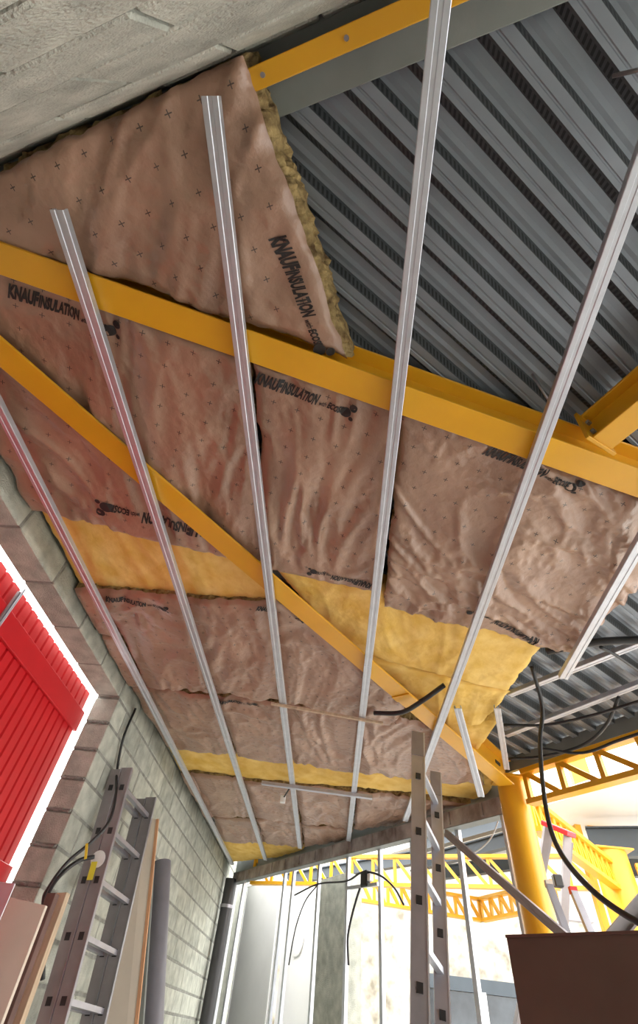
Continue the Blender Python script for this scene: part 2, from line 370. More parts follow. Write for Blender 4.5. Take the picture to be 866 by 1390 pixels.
# ledger angle above it, under the deck edge
a = G(0.0, 3.2, .03); b = G(3.4, 3.2, .03)
sl = -math.tan(TILT) * GD.x
a.z = 3.225; b.z = 3.115
tag(MB().box((a + b) / 2, (b - a) / 2, GN * .02, UP * .055).build('edge_angle', 'grey_paint'), 'dark grey steel angle along the deck edge above the yellow lattice girder', 'steel angle')
# far hall girders
T1a, T1b = (-1.33, 9.75), (3.4, 7.85)
truss('hall_girder', 'yellow lattice girder spanning behind the stud partition from the far left corner', T1a, T1b, 3.05, 3.42, 15, web=.02)
q1 = onZ(487, 1224, 3.05); q2 = onZ(655, 1252, 3.05); q3 = onZ(760, 1232, 3.05)
truss('far_girder', 'more distant yellow lattice girder below and behind the hall girder, left run', q1, q2, 3.05, 3.36, 9, cw=.06, web=.022)
truss('far_girder', 'more distant yellow lattice girder seen right of the round column, right run', q2, q3, 3.05, 3.36, 7, cw=.06, web=.022)
r1 = onZ(728, 1128, 2.92); r2 = onZ(838, 1208, 2.92)
truss('side_girder', 'pale lit yellow lattice girder slanting down behind the red-topped step ladder', r1, r2, 2.92, 3.2, 13, cw=.05, web=.016)
c2 = onY(845, 1250, r2.y + .05)
column('hall_column', 'distant round yellow column at the end of the slanting lattice girder', r2.x + .1, r2.y + .15, 3.3, 0.2)
rt = (V3(r2) - V3(r1)).normalized()
truss('end_girder', 'yellow lattice girder right of the distant column at the right edge', (r2.x + .35, r2.y + .1), (r2.x + 3.2, r2.y - .8), 2.75, 3.2, 5, web=.03)
# tall flat post and mullion outside
pz = onY(812, 1130, 8.0)
th = thing('outside_post', 'tall flat yellow post standing in bright daylight beyond the lattice girder', 'post', (pz.x, 8.0, 0))
MB().box((pz.x, 8.0, 3.2), EX * .14, EY * .05, UP * 3.2).build('post', 'yellow', th); MB().box((pz.x - .28, 8.0, 3.2), EX * .04, EY * .05, UP * 3.2).build('mullion', 'yellow', th)
MB().box((pz.x - .1, 8, .01), EX * .3, EY * .12, UP * .012).build('base_plate', 'yellow', th)
# grey joists of the hall roof
def joist(A, B, h, label, name='roof_joist'):
    A = V3(A); B = V3(B); t = (B - A).normalized(); s = t.cross(UP).normalized()
    th = thing(name, label, 'joist', (A + B) / 2, 'grey joists of the hall roof')
    MB().box((A + B) / 2, s * .008, UP * (h / 2), (B - A) / 2).build('web', 'blue_grey', th)
    for z in (-h / 2, h / 2): MB().box((A + B) / 2 + UP * z, s * .06, UP * .008, (B - A) / 2).build('flange', 'blue_grey', th)
jz = 3.62
pairs = [((560, 1150), (690, 1112)), ((560, 1175), (690, 1140)), ((600, 1185), (720, 1168)), ((380, 1195), (560, 1165))]
lab = ['nearest blue-grey joist seen through the stud partition left of the round column', 'second blue-grey joist seen through the stud partition behind the nearest one', 'third blue-grey joist just above the yellow hall girder behind the column', 'blue-grey joist seen low behind the partition studs left of the tall ladder']
for (pa, pb), l in zip(pairs, lab): joist(onZ(*pa, jz), onZ(*pb, jz), 0.16, l)
joist(onZ(800, 1143, 3.5), onZ(930, 1143, 3.5), 0.3, 'upper of two deep blue-grey joists at the right edge below the outside post')
joist(onZ(820, 1171, 3.5), onZ(940, 1171, 3.5), 0.3, 'lower of two deep blue-grey joists at the right edge above the distant column')
m = MB(); i = m.pts([G(s_, z_, o_) for z_ in (3.78, 3.9) for s_, o_ in ((-7.5, -2.4), (.4, -2.4), (2.0, -8.5), (-7.5, -8.5))])
for f in ((0, 1, 2, 3), (7, 6, 5, 4), (0, 4, 5, 1), (1, 5, 6, 2), (2, 6, 7, 3), (3, 7, 4, 0)): m.face([i[k] for k in f])
struct(m.build('ceiling_hall', 'white_panel'))
# far stone wall of the courtyard
m = MB(); m.box((3.5, 17.0, 2.6), EX * 9, EY * .2, UP * 2.6); struct(m.build('wall_far', 'stone'))
w = onY(650, 1300, 16.75)
th = thing('window_1', 'grey framed window in the bright stone wall', 'window', (w.x, 16.75, 1.3)); th['kind'] = 'structure'
MB().box((w.x, 16.76, 2.75), EX * 1.7, EY * .05, UP * .12).build('lintel', 'blue_grey', th)
MB().box((w.x, 16.77, 2.0), EX * 1.5, EY * .03, UP * .62).build('pane', 'glass', th)
for dx in (-1.5, 0, 1.5): MB().box((w.x + dx, 16.75, 2.0), EX * .05, EY * .05, UP * .65).build('window_frame', 'white_panel', th)
# ================================================================== CEILING CHANNELS
def channel(name, label, A, B, w0=0.0, width=0.05, depth=0.028, m='galv', groove=True, group=None, splice=None, fr=None):
    "galvanised C profile, face down, swept between two 3-D points"
    a = V3(A); b = V3(B); t = (b - a).normalized(); up = (CW if fr is None else fr); up = (up - t * up.dot(t)).normalized(); x = t.cross(up).normalized(); h = width / 2
    prof = [(-h, depth), (-h, 0.002), (-h + .002, 0), (-h * .3, 0), (-h * .22, .0022), (h * .22, .0022), (h * .3, 0), (h - .002, 0), (h, .002), (h, depth), (h - .009, depth), (h - .009, depth - .0015), (h - .0015, depth - .0015), (h - .0015, .004), (-h + .0015, .004), (-h + .0015, depth - .0015), (-h + .009, depth - .0015), (-h + .009, depth)]
    th = thing(name, label, 'metal profile', (a + b) / 2, group)
    cutp = [a] + ([a.lerp(b, s) for s in (splice or [])]) + [b]
    for k, (p, q) in enumerate(zip(cutp, cutp[1:])):
        off = up * (-0.0012 * (k % 2)); ex = t * (0.03 if k else 0)
        MB().prism([(px * (1 + .03 * (k % 2)), py) for px, py in prof], p + off - ex, q + off, x, up).build('profile', m, th)
    return th
SG = 'ceiling channels under the insulation'
def stud(p, q, s, e, label, splice=None, width=.05):
    a, b = ext(uv(*p), uv(*q), s, e); channel('ceiling_channel', label, C(*a, 0), C(*b, 0), group=SG, splice=splice, width=width)
stud((0, 562), (315, 1174), -0.12, 1.0, 'galvanised ceiling channel nearest the left block wall, with red reflections', [0.55])
stud((76, 285), (360, 1168), 0, 1.0, 'galvanised ceiling channel reflecting red, second from the left wall', [0.5])
stud((284, 130), (407, 1152), 0, 1.0, 'galvanised ceiling channel starting at the middle of the topmost brown batt', [0.42])
stud((599, 0), (473, 1142), -0.03, 1.0, 'galvanised ceiling channel running from the top edge of the photo to the tall ladder', [0.45])
stud((866, 243), (550, 1115), -0.04, 1.0, 'galvanised ceiling channel right of centre crossing the bare deck and the long beam', [0.5])
stud((866, 748), (765, 922), -1.3, 1.0, 'short galvanised ceiling channel at the right edge ending over open deck')
# loose droppers and rails near the column
channel('hanging_profile', 'short galvanised profile hanging in front of the yellow wool near the column', cpt(621, 962, .03), onY(653, 1082, 4.15), width=.05)
channel('hanging_profile', 'short galvanised profile hanging at the deck edge above the round column', cpt(675, 962, .06), onY(688, 1045, 4.3), width=.045)
def rail(pa, pb, w, label, s=0, e=2.6):
    a, b = ext(uv(*pa, w), uv(*pb, w), s, e); channel('deck_rail', label, C(*a, w), C(*b, w), width=.045, depth=.03, group='rails under the bare deck at right')
rail((692, 945), (866, 877), .2, 'upper galvanised rail under the bare deck right of the yellow wool')
rail((687, 1000), (866, 932), .2, 'lower galvanised rail under the bare deck just above the lattice girder')
rail((355, 1065), (505, 1085), -.03, 'thin galvanised rail across the far channels below the second yellow wool strip', 0, 1)
m = MB().bar(cpt(368, 955, -.012), cpt(520, 982, -.012), CU, .011, .008)
tag(m.build('timber_lath', 'wood'), 'thin pale timber lath lying across the channels near the diagonal beam', 'lath')
# ================================================================== INSULATION BATTS
def lim(h): return max(.0565, h) if h < .095 else .095 + (h - .095) * .25
def nz(x, y, z): return noise.noise(V3((x, y, z)))
def make_height(seed, ang, amp, stretch=2.6, base=0.08):
    ca, sa = math.cos(ang), math.sin(ang)
    def h(u, v):
        x = u * ca + v * sa; y = (-u * sa + v * ca) / stretch
        wx = nz(x * 2.1, y * 2.1, seed + 9.1) * .35; wy = nz(x * 2.1 + 5, y * 2.1, seed + 4.2) * .35
        def fold(a, b, z):
            d = noise.voronoi(V3((a, b, z)))[0]; return min(.6, d[1] - d[0])
        f1 = fold((x + wx) * 4.5, (y + wy) * 4.5, seed); f2 = fold((x + wx * .6) * 10.0 + 3, (y + wy * .6) * 8.0, seed + 3.3); f3 = fold(u * 19, v * 16, seed + 6.6)
        big = nz(u * 1.6, v * 1.6, seed + 12.5); k = .55 + .9 * max(0, nz(u * 2.3, v * 2.3, seed + 17) + .25)
        return base + big * min(amp, .02) * 1.2 + (f1 * 1.9 + f2 * 1.1 * k + f3 * .4 * k) * amp - min(amp, .024)
    return h
def batt(name, label, cat, quad, seed, kind='paper', amp=.011, ang=0.0, res=.016, w=.08, thick=.1, jag=.012, group=None, stretch=2.6, curl=.03, texts=(), cores='brown_wool', out=0.0):
    "quad: near-left, near-right, far-right, far-left in (u,v) of the ceiling"
    Q = [V3((p[0], p[1])) for p in quad]
    if Q[0].length == 0: pass
    H = make_height(seed, ang, amp, stretch, w)
    Lu = max((Q[1] - Q[0]).length, (Q[2] - Q[3]).length); Lv = max((Q[3] - Q[0]).length, (Q[2] - Q[1]).length)
    nu = max(6, min(110, int(Lu / res))); nv = max(6, min(110, int(Lv / res)))
    e = (Q[1] - Q[0]).normalized(); ep = V3((-e.y, e.x)); o0 = Q[0]
    def pos(i, j):
        s, t = i / nu, j / nv
        p = (Q[0] * (1 - s) + Q[1] * s) * (1 - t) + (Q[3] * (1 - s) + Q[2] * s) * t
        d = V3((nz(s * Lu * 6, t * Lv * 6, seed + 20), nz(s * Lu * 6, t * Lv * 6, seed + 30))) + .5 * V3((nz(s * Lu * 19, t * Lv * 19, seed + 21), nz(s * Lu * 19, t * Lv * 19, seed + 31)))
        k = max(abs(s - .5), abs(t - .5)) * 2
        return p + d * jag * k ** 6 * 1.4
    def height(p, s, t):
        du = min(s, 1 - s) * Lu; dv = min(t, 1 - t) * Lv; d = min(du, dv)
        return (lim(H(p.x, p.y)) if kind == "paper" else H(p.x, p.y)) + curl * math.exp(-d / .018)
    m = MB(); idx = {}
    for j in range(nv + 1):
        for i in range(nu + 1):
            p = pos(i, j); idx[i, j] = m.pts([C(p.x, p.y, height(p, i / nu, j / nv))])[0]
            q = p - o0; m.uv[idx[i, j]] = (q.dot(e) + .03, q.dot(ep) + .0)
    for j in range(nv):
        for i in range(nu): m.face([idx[i, j], idx[i, j + 1], idx[i + 1, j + 1], idx[i + 1, j]])
    cx = sum(p.x for p in Q) / 4; cy = sum(p.y for p in Q) / 4
    th = thing(name, label, cat, C(cx, cy, w), group)
    face = m.build('paper_facing' if kind == 'paper' else 'wool_face', 'paper' if kind == 'paper' else 'yellow_wool', th, smooth=True)
    # wool core: the side walls, roughened, and a flat back
    loop = [(i, 0) for i in range(nu)] + [(nu, j) for j in range(nv)] + [(i, nv) for i in range(nu, 0, -1)] + [(0, j) for j in range(nv, 0, -1)]
    c = MB(); rings = []; NL = 5
    for l in range(NL + 1):
        ring = []
        for n_, (i, j) in enumerate(loop):
            p = pos(i, j); s, t = i / nu, j / nv
            inn = V3((cx - p.x, cy - p.y)).normalized()
            rough = .012 * nz(p.x * 35, p.y * 35, l * 2.7 + seed) + .008 * nz(p.x * 90, p.y * 90, l * 5.1 + seed)
            k = (.006 + rough * (1 + out * 25) - out * (l > 0) + (.01 if l == 0 else 0)) if l < NL else .012 - out
            q = p + inn * k
            ring.append(c.pts([C(q.x, q.y, height(p, s, t) + .002 + l * (thick - .02) / NL)])[0])
        rings.append(ring)
    n_ = len(loop)
    for a, b in zip(rings, rings[1:]):
        for k in range(n_): c.face([a[k], a[(k + 1) % n_], b[(k + 1) % n_], b[k]])
    ctr = c.pts([C(cx, cy, w + thick)])[0]
    for k in range(n_): c.face([rings[-1][k], rings[-1][(k + 1) % n_], ctr])
    c.build('wool_core', cores if kind == 'paper' else 'yellow_wool', th)
    for tx in texts: print_text(face, H, **tx)
    return th
def text_mesh(body, bold, xs):
    cu = bpy.data.curves.new('lettering', 'FONT'); cu.body = body; cu.size = 1.0; cu.offset = bold; cu.resolution_u = 2; cu.space_character = 1.0
    ob = bpy.data.objects.new('lettering', cu); COL.objects.link(ob)
    dg = bpy.context.evaluated_depsgraph_get(); me = bpy.data.meshes.new_from_object(ob.evaluated_get(dg)); bpy.data.objects.remove(ob)
    bm = bmesh.new(); bm.from_mesh(me); bmesh.ops.triangulate(bm, faces=bm.faces)
    for _ in range(2):
        ed = [e for e in bm.edges if e.calc_length() > .35]
        if ed: bmesh.ops.subdivide_edges(bm, edges=ed, cuts=1); bmesh.ops.triangulate(bm, faces=bm.faces)
    v = [(p.co.x * xs, p.co.y) for p in bm.verts]; f = [[q.index for q in p.verts] for p in bm.faces]; bm.free()
    x0 = min(p[0] for p in v); x1 = max(p[0] for p in v)
    return [(p[0] - x0, p[1]) for p in v], f, x1 - x0
_tm = {}
def print_text(face, H, a, b, flip=False, total=1.0):
    "prints the maker's line along a->b (u,v) on the paper; a is the start, b the end"
    a = V3(a); b = V3(b); L = (b - a).length; e = (b - a) / L; n = V3((e.y, -e.x))
    # seen from below, text that reads left to right has its top on the eye side
    n = -n if flip else n
    parts = [('KNAUF', .06, .0, .25, 1.0, .0), ('INSULATION', .048, .255, .355, .86, .0), ('with', .02, .63, .07, .42, .0), ('ECOSE', .045, .715, .15, .52, .0)]
    hgt = L * .122
    m = MB()
    for body, bold, st, ln, hs, dy in parts:
        if body not in _tm: _tm[body] = text_mesh(body, bold, 1.0)
        vs, fs, wd = _tm[body]
        i = []
        for (x, y) in vs:
            yy = y / .72 * hgt * hs
            p = a + e * (L * (st + ln * x / wd) + yy * .18) + n * yy
            i += m.pts([C(p.x, p.y, lim(H(p.x, p.y)) - .003)])
        for f in fs: m.face([i[k] for k in f])
    for (sx, sy, r) in ((.9, .15, .052), (.955, .75, .038), (.965, -.2, .022)):
        c = a + e * (L * sx) + n * (hgt * sy); ring = []
        for k in range(20):
            p = c + (e * math.cos(k * math.pi / 10) + n * math.sin(k * math.pi / 10)) * (L * r); ring += m.pts([C(p.x, p.y, lim(H(p.x, p.y)) - .0035)])
        m.face(ring)
    o = m.build('printed_lettering', 'ink', face); o['label'] = 'black printed maker name KNAUF INSULATION with ECOSE and dots'
IG = 'paper-faced insulation batts in the ceiling'; YG = 'strips of bare yellow wool in the ceiling'
W0 = .08
def T(pa, pb, **k): return dict(a=uv(*pa, W0), b=uv(*pb, W0), **k)
def quad(*ps, w=W0): return [(max(-1.855, p[0]), p[1]) for p in (uv(*p, w) for p in ps)]
# topmost batt with its thick cut edge
q = quad((0, 240), (323, 72), (472, 488), (0, 336))
dl = heading(106.6); q[0] = (-1.84, q[0][1] + (q[0][0] + 1.84) * .30); q[3] = (-1.84, .24)
batt('insulation_batt', 'topmost brown paper-faced insulation batt with a thick frayed edge beside the bare deck', 'insulation', q, 3.0, amp=.034, ang=.5, res=.013, group=IG, thick=.17, jag=.012, out=.022,
     texts=[T((366, 324), (438, 488))])
q = quad((0, 352), (338, 488), (352, 768), (34, 694)); q[0] = (-1.85, q[0][1] - .16)
batt('insulation_batt', 'large brown paper batt at left below the long beam, crossed by the diagonal beam', 'insulation', q, 8.0, amp=.026, ang=.1, res=.013, group=IG,
     texts=[T((12, 402), (165, 456)), T((300, 718), (130, 678))])
batt('insulation_batt', 'brown paper batt between two channels in the middle, below the long beam', 'insulation', quad((343, 486), (541, 556), (511, 806), (360, 772)), 14.0, amp=.03, ang=.1, res=.013, group=IG,
     texts=[T((346, 517), (482, 565)), T((506, 788), (418, 768))])
batt('insulation_batt', 'wide crumpled brown paper batt at right below the long beam ending at the bare deck', 'insulation', quad((545, 556), (960, 712), (782, 892), (521, 828)), 21.0, amp=.042, ang=-.75, res=.012, group=IG, stretch=2.2,
     texts=[T((655, 618), (785, 668)), T((732, 868), (640, 828))])
yw = .13
def Y(label, ps, seed, **k): batt('wool_strip', label, 'insulation', quad(*ps, w=yw), seed, kind='wool', amp=k.pop('amp', .009), w=yw, group=YG, **k)
Y('broad yellow bare wool strip at left between brown batts, cut by the diagonal beam', [(26, 676), (352, 752), (368, 818), (82, 797)], 31.0)
Y('large yellow bare wool sheet right of the diagonal beam reaching the open deck', [(352, 752), (752, 862), (690, 942), (470, 886)], 33.0)
Y('yellow wool sheet with a fold line above it, in front of the hanging profile', [(488, 893), (694, 944), (652, 985), (592, 986)], 35.0)
Y('small yellow wool end piece next to the round column', [(590, 980), (676, 984), (650, 1018), (622, 1016)], 37.0)
def P(label, ps, seed, **k): batt('insulation_batt', label, 'insulation', quad(*ps), seed, amp=2.8 * k.pop('amp', .008), res=k.pop('res', .016), group=IG, **k)
P('narrow brown batt offcut against the left wall just below the broad yellow strip', [(83, 798), (126, 799), (152, 866), (116, 858)], 41)
P('rolled brown batt offcut against the left wall opposite the gate corner', [(118, 862), (156, 866), (198, 932), (172, 934)], 42)
P('brown printed batt below the broad yellow strip, between first and second channels', [(122, 800), (247, 812), (284, 943), (199, 933)], 43, ang=.15, texts=[T((146, 813), (232, 828))])
P('brown batt below the broad yellow strip, between second and third channels', [(250, 814), (364, 820), (378, 955), (290, 942)], 44, ang=.1, amp=.01, texts=[T((348, 826), (420, 846))])
P('brown batt wedged below the diagonal beam, between third and fourth channels', [(368, 812), (552, 954), (535, 986), (382, 956)], 45, ang=.1)
P('narrow brown batt against the left wall beside the third row', [(174, 938), (204, 936), (240, 1014), (226, 1016)], 46)
P('brown batt of the third row left, above the second yellow strip', [(200, 936), (289, 946), (320, 1026), (234, 1018)], 47)
P('brown batt of the third row, between second and third channels', [(291, 946), (381, 958), (394, 1038), (322, 1028)], 48, texts=[T((290, 950), (352, 960))])
P('brown batt of the third row, under the pale lath, between third and fourth channels', [(383, 959), (493, 974), (481, 1048), (396, 1039)], 49, amp=.011)
P('brown batt of the third row, right of the fourth channel under the diagonal beam', [(484, 960), (606, 994), (658, 1068), (483, 1050)], 50, amp=.011)
Y('long yellow bare wool strip across the far ceiling', [(226, 1013), (672, 1062), (662, 1086), (243, 1050)], 51.0)
P('narrow brown offcut against the left wall below the far yellow strip', [(244, 1051), (262, 1052), (290, 1108), (278, 1110)], 52)
P('brown batt of the fourth row left', [(258, 1051), (331, 1060), (345, 1110), (284, 1108)], 53)
P('brown batt of the fourth row, between second and third channels', [(330, 1061), (398, 1067), (407, 1117), (346, 1112)], 54)
P('brown batt of the fourth row, right of the third channel', [(399, 1068), (482, 1078), (478, 1127), (409, 1119)], 55)
P('brown batt of the fourth row behind the tall ladder, reaching the rusty track', [(484, 1079), (650, 1094), (560, 1120), (480, 1128)], 56)
P('brown batt of the fifth row left', [(284, 1109), (345, 1112), (360, 1146), (303, 1142)], 57)
P('brown batt of the fifth row at the third channel', [(346, 1113), (408, 1119), (412, 1150), (361, 1147)], 58)
P('brown batt of the last row along the rusty track', [(409, 1120), (480, 1127), (470, 1142), (413, 1150)], 59)
Y('small yellow wool patch in the far left ceiling corner', [(293, 1138), (416, 1148), (408, 1160), (312, 1172)], 60.0)
# ================================================================== GATE IN THE LEFT WALL
GX = WL - 0.27
gz = onX(60, 857, GX).z
gate = thing('door_1', 'red boarded gate closing the opening in the left block wall', 'gate', (GX, 2.1, 0)); gate['kind'] = 'structure'
y = OP0 - .1; k = 0; gt = onX(60, 852, GX).z
pl = MB(); bw = .1
pl.prism([(-bw / 2 + .006, 0), (-bw / 2 + .012, .012), (bw / 2 - .012, .012), (bw / 2 - .006, 0), (bw / 2 - .002, -.006), (bw / 2 - .002, -.02), (-bw / 2 + .002, -.02), (-bw / 2 + .002, -.006)], (0, 0, .03), (0, 0, gt), EY, EX)
po = pl.build('plank', 'red', loc=(0, 0, 0)); pm = po.data; bpy.data.objects.remove(po)
while y < OP1 - .07:
    o = bpy.data.objects.new('plank', pm); COL.objects.link(o); o.parent = gate; o.location = V3((GX, y + bw / 2, 0)) - ORG[gate.name]; y += bw
ye = y
def grail(z, h): MB().box((GX + .026, (OP0 - .1 + ye) / 2, z), EX * .014, EY * ((ye - OP0 + .1) / 2), UP * h).build('rail', 'red', gate, bevel=.004)
zr0 = onX(16, 829, GX + .04).z; zr1 = onX(93, 980, GX + .04).z
grail((zr0 + zr1) / 2, abs(zr0 - zr1) / 2); zr2 = onX(10, 1172, GX + .04).z; grail(zr2 - .08, .08); grail(.35, .08)
bl = onX(22, 812, GX + .05)
lt = MB().box((GX + .05, bl.y, bl.z - .12), EX * .008, EY * .018, UP * .16).build('bolt_plate', 'alu_dark', gate); MB().tube([(GX + .065, bl.y, bl.z - .22), (GX + .065, bl.y, bl.z + .07)], .008, 8).build('bolt_rod', 'alu', lt)
# ================================================================== PARTITION: TRACK, STUDS, PANELS
th = thing('ceiling_track', 'rusty steel track at the ceiling along the far stud partition', 'track', G(-3, 3.1))
s0, s1 = -6.42, -0.14
def tz(s): return CH - math.tan(TILT) * (GP.x + GD.x * s)
a = G(s0, tz(s0) - .035, .03); b = G(s1, tz(s1) - .035, .03)
MB().box((a + b) / 2, (b - a) / 2, GN * .006, UP * .065).build('side_plate', 'rust', th)
MB().box((a + b) / 2 - UP * .065 - GN * .05, (b - a) / 2, GN * .055, UP * .006).build('bottom_plate', 'grey_paint', th)
MB().box((a + b) / 2 + UP * .065 - GN * .05, (b - a) / 2, GN * .06, UP * .006).build('top_plate', 'grey_paint', th)
for k in range(14):
    p = a.lerp(b, (k + .5) / 14); MB().box(p + GN * .012, GD * .014, GN * .008, UP * .05).build('stiffener', 'rust', th)
m = MB(); i = m.pts([G(s_, tz(s_) + z_, o_) for o_ in (-.1, -.12) for s_, z_ in ((-6.7, .03), (-.1, .03), (-.1, .34), (-6.7, .34))])
for f in ((0, 1, 2, 3), (7, 6, 5, 4), (0, 4, 5, 1), (1, 5, 6, 2), (2, 6, 7, 3), (3, 7, 4, 0)): m.face([i[k] for k in f])
struct(m.build('added_closure_1', 'grey_paint'))  # added panel above the track, blocks sky light leaking in under the deck
def pstud(px, py, label, off=-.05, hw=.024, z0=0.0, s=None):
    p = onP(px, py, tuple((GP + GN * off)[:2]), 150); ss = (p - GP).dot(GD); top = tz(ss) - .1
    c = G(ss, 0, off); th = thing('partition_stud', label, 'stud', c, 'studs of the far partition')
    MB().box(c + UP * (top / 2), GD * hw, GN * .0015, UP * (top / 2)).build('web', 'galv', th)
    for e in (-1, 1): MB().box(c + GD * (e * hw) - GN * .018, GD * .0015, GN * .018, UP * 0 + UP * (top / 2)) and MB().box(c + GD * (e * hw) - GN * .018 + UP * (top / 2), GD * .0015, GN * .018, UP * (top / 2)).build('flange', 'galv', th)
for px, py, l in [(318, 1215, 'leftmost partition stud beside the black pipe'), (328, 1215, 'second partition stud from the black pipe'), (383, 1215, 'partition stud at the right edge of the grey panel'), (395, 1215, 'partition stud at the left edge of the white panel'), (430, 1215, 'partition stud at the right edge of the white panel'), (470, 1215, 'partition stud carrying the cable box, left side'), (515, 1215, 'partition stud carrying the cable box, right side'), (562, 1215, 'partition stud directly left of the tall ladder'), (630, 1215, 'partition stud between the tall ladder and the round column')]:
    pstud(px, py, l)
pstud(700, 1215, 'slim dark partition stud against the left side of the round column', off=.03, hw=.012)
# panels standing behind the studs
def panel(name, label, corners_px, off, m, zt=None, frame=None, hole=None):
    ps = [onP(*c, tuple((GP + GN * off)[:2]), 150) for c in corners_px]; ss = [(p - GP).dot(GD) for p in ps]; s0, s1 = min(ss), max(ss); zt = zt or max(p.z for p in ps)
    th = thing(name, label, 'panel', G((s0 + s1) / 2, 0, off))
    MB().box(G((s0 + s1) / 2, zt / 2, off), GD * ((s1 - s0) / 2), GN * .02, UP * (zt / 2)).build('sheet', m, th)
    return th, s0, s1, zt
th, s0, s1, zt = panel('framed_door', 'tall grey framed panel standing behind the far partition studs', [(337, 1200), (385, 1196)], -1.2, 'grey_panel')
for z in (zt - .04, .06): MB().box(G((s0 + s1) / 2, z, -1.175), GD * ((s1 - s0) / 2 - .02), GN * .006, UP * .018).build('frame_bar', 'white_panel', th)
for s in (s0 + .05, s1 - .05): MB().box(G(s, zt / 2, -1.175), GD * .018, GN * .006, UP * (zt / 2 - .06)).build('frame_bar', 'white_panel', th)
th, s0, s1, zt = panel('white_board', 'white panel with a round disc behind the far partition studs', [(392, 1208), (447, 1216)], -1.5, 'white_panel')
hc = onP(404, 1272, tuple((GP + GN * -1.47)[:2]), 150); MB().tube([hc, hc + GN * .012], .24, 32).build('disc', 'white_plastic', th)
p0 = onP(440, 1200, tuple((GP + GN * -.6)[:2]), 150); p1 = onP(480, 1210, tuple((GP + GN * -.6)[:2]), 150)
tag(MB().box(((p0.x + p1.x) / 2, (p0.y + p1.y) / 2, 1.5), GD * ((p1 - p0).length / 2), GN * .12, UP * 1.5).build('concrete_pier', 'block'), 'grey concrete pier with cables behind the partition studs', 'pier')
# black pipe in the corner
th = thing('corner_pipe', 'black vertical pipe in the far corner of the left wall', 'pipe', (WL + .14, 10.1, 0))
MB().tube([(WL + .14, 10.1, 0), (WL + .14, 10.1, 3.15)], .095, 24).build('pipe', 'pipe', th, smooth=True, flat_angle=50)
zc = onX(305, 1227, WL + .14).z; MB().tube([(WL + .14, 10.1, zc - .02), (WL + .14, 10.1, zc + .02)], .105, 24).build('clamp', 'alu', th, smooth=True, flat_angle=50)
# ================================================================== LADDERS
def rail_pts(t0, t1): return V3(t0), V3(t1)
def holes(th_rail, a, b, n, face, side, size=.016):
    for k in range(n):
        c = a.lerp(b, (k + .5) / n) + face; t = (b - a).normalized(); MB().box(c, side.normalized() * size, face.normalized() * .003, t * size * 1.2).build('rung_socket', 'black', th_rail)
# extension ladder leaning on the left wall: two nested sections
ra, rb = onY(166, 1043, 4.22), onY(94, 1300, 4.22); qa, qb = onY(199, 1083, 4.8), onY(147, 1300, 4.8)
def to_floor(a, b): t = (b - a); return a + t * (a.z / -t.z)
rb = to_floor(ra, rb); qb = to_floor(qa, qb)
lad = thing('extension_ladder', 'aluminium double extension ladder leaning against the left block wall', 'ladder', ((rb + qb) / 2))
tt = (ra - rb).normalized(); lx = (EX - tt * EX.dot(tt)).normalized()
for (top, bot) in ((ra, rb), (qa, qb)):
    for k, o_ in enumerate((-.044, .044)):
        r_ = MB().bar(bot + lx * o_, top + lx * o_ - tt * (.0 if k else .01), lx, .04, .014).build('rail', 'alu_dark', lad)
        holes(r_, bot + lx * o_, top + lx * o_, 10, -EY * .0145, lx)
        MB().bar(bot + lx * (o_ + .041), top + lx * (o_ + .041), lx, .003, .018).build('rail_lip', 'alu', r_)
for k in range(10):
    a = rb.lerp(ra, (k + .5) / 10) + lx * .044; b = qb.lerp(qa, (k + .5) / 10) + lx * .044; MB().bar(a, b, lx, .018, .014).build('rung', 'alu', lad)
    MB().bar(a - lx * .088, b - lx * .088, lx, .018, .014).build('rung', 'alu', lad)
bp = onY(133, 1166, 4.195); MB().tube([bp - EY * .002, bp + EY * .004], .05, 20).build('label_plate', 'white_plastic', lad); bq = onY(125, 1182, 4.19); MB().box(bq, lx * .02, EY * .003, tt * .05).build('tape', 'yellow_tape', lad)
# tall ladder in the middle
ua, ub = onY(567, 996, 3.4), onY(569, 1300, 3.1); va, vb = onY(591, 1050, 3.8), onY(598, 1300, 3.48)
ub = to_floor(ua, ub); vb = to_floor(va, vb)
lad2 = thing('tall_ladder', 'tall aluminium ladder with dark rail tops standing in front of the far partition', 'ladder', ((ub + vb) / 2))
across = (va - ua); across.z = 0; across.normalize()
for (top, bot, hs) in ((ua, ub, .04), (va, vb, .036)):
    tt = (top - bot).normalized(); fx = (EX - tt * EX.dot(tt)).normalized()
    r_ = MB().bar(bot, top, fx, hs, .014).build('rail', 'alu', lad2); MB().bar(bot + fx * hs, top + fx * hs, fx, .004, .018).build('rail_lip', 'galv', r_)
    MB().bar(top - tt * .17, top + tt * .003, fx, hs * 1.03, .017).build('rail_cap', 'alu_dark', lad2)
    yv = fx.cross(tt); yv = -yv if yv.y > 0 else yv
    holes(r_, bot, top - tt * .15, 9, yv * .016, fx, .015)
for k in range(10):
    a = ub.lerp(ua, (k + .55) / 10.3); b = vb.lerp(va, (k + .55) / 10.3); MB().bar(a + across * .01, b - across * .01, EX, .016, .014).build('rung', 'galv', lad2)
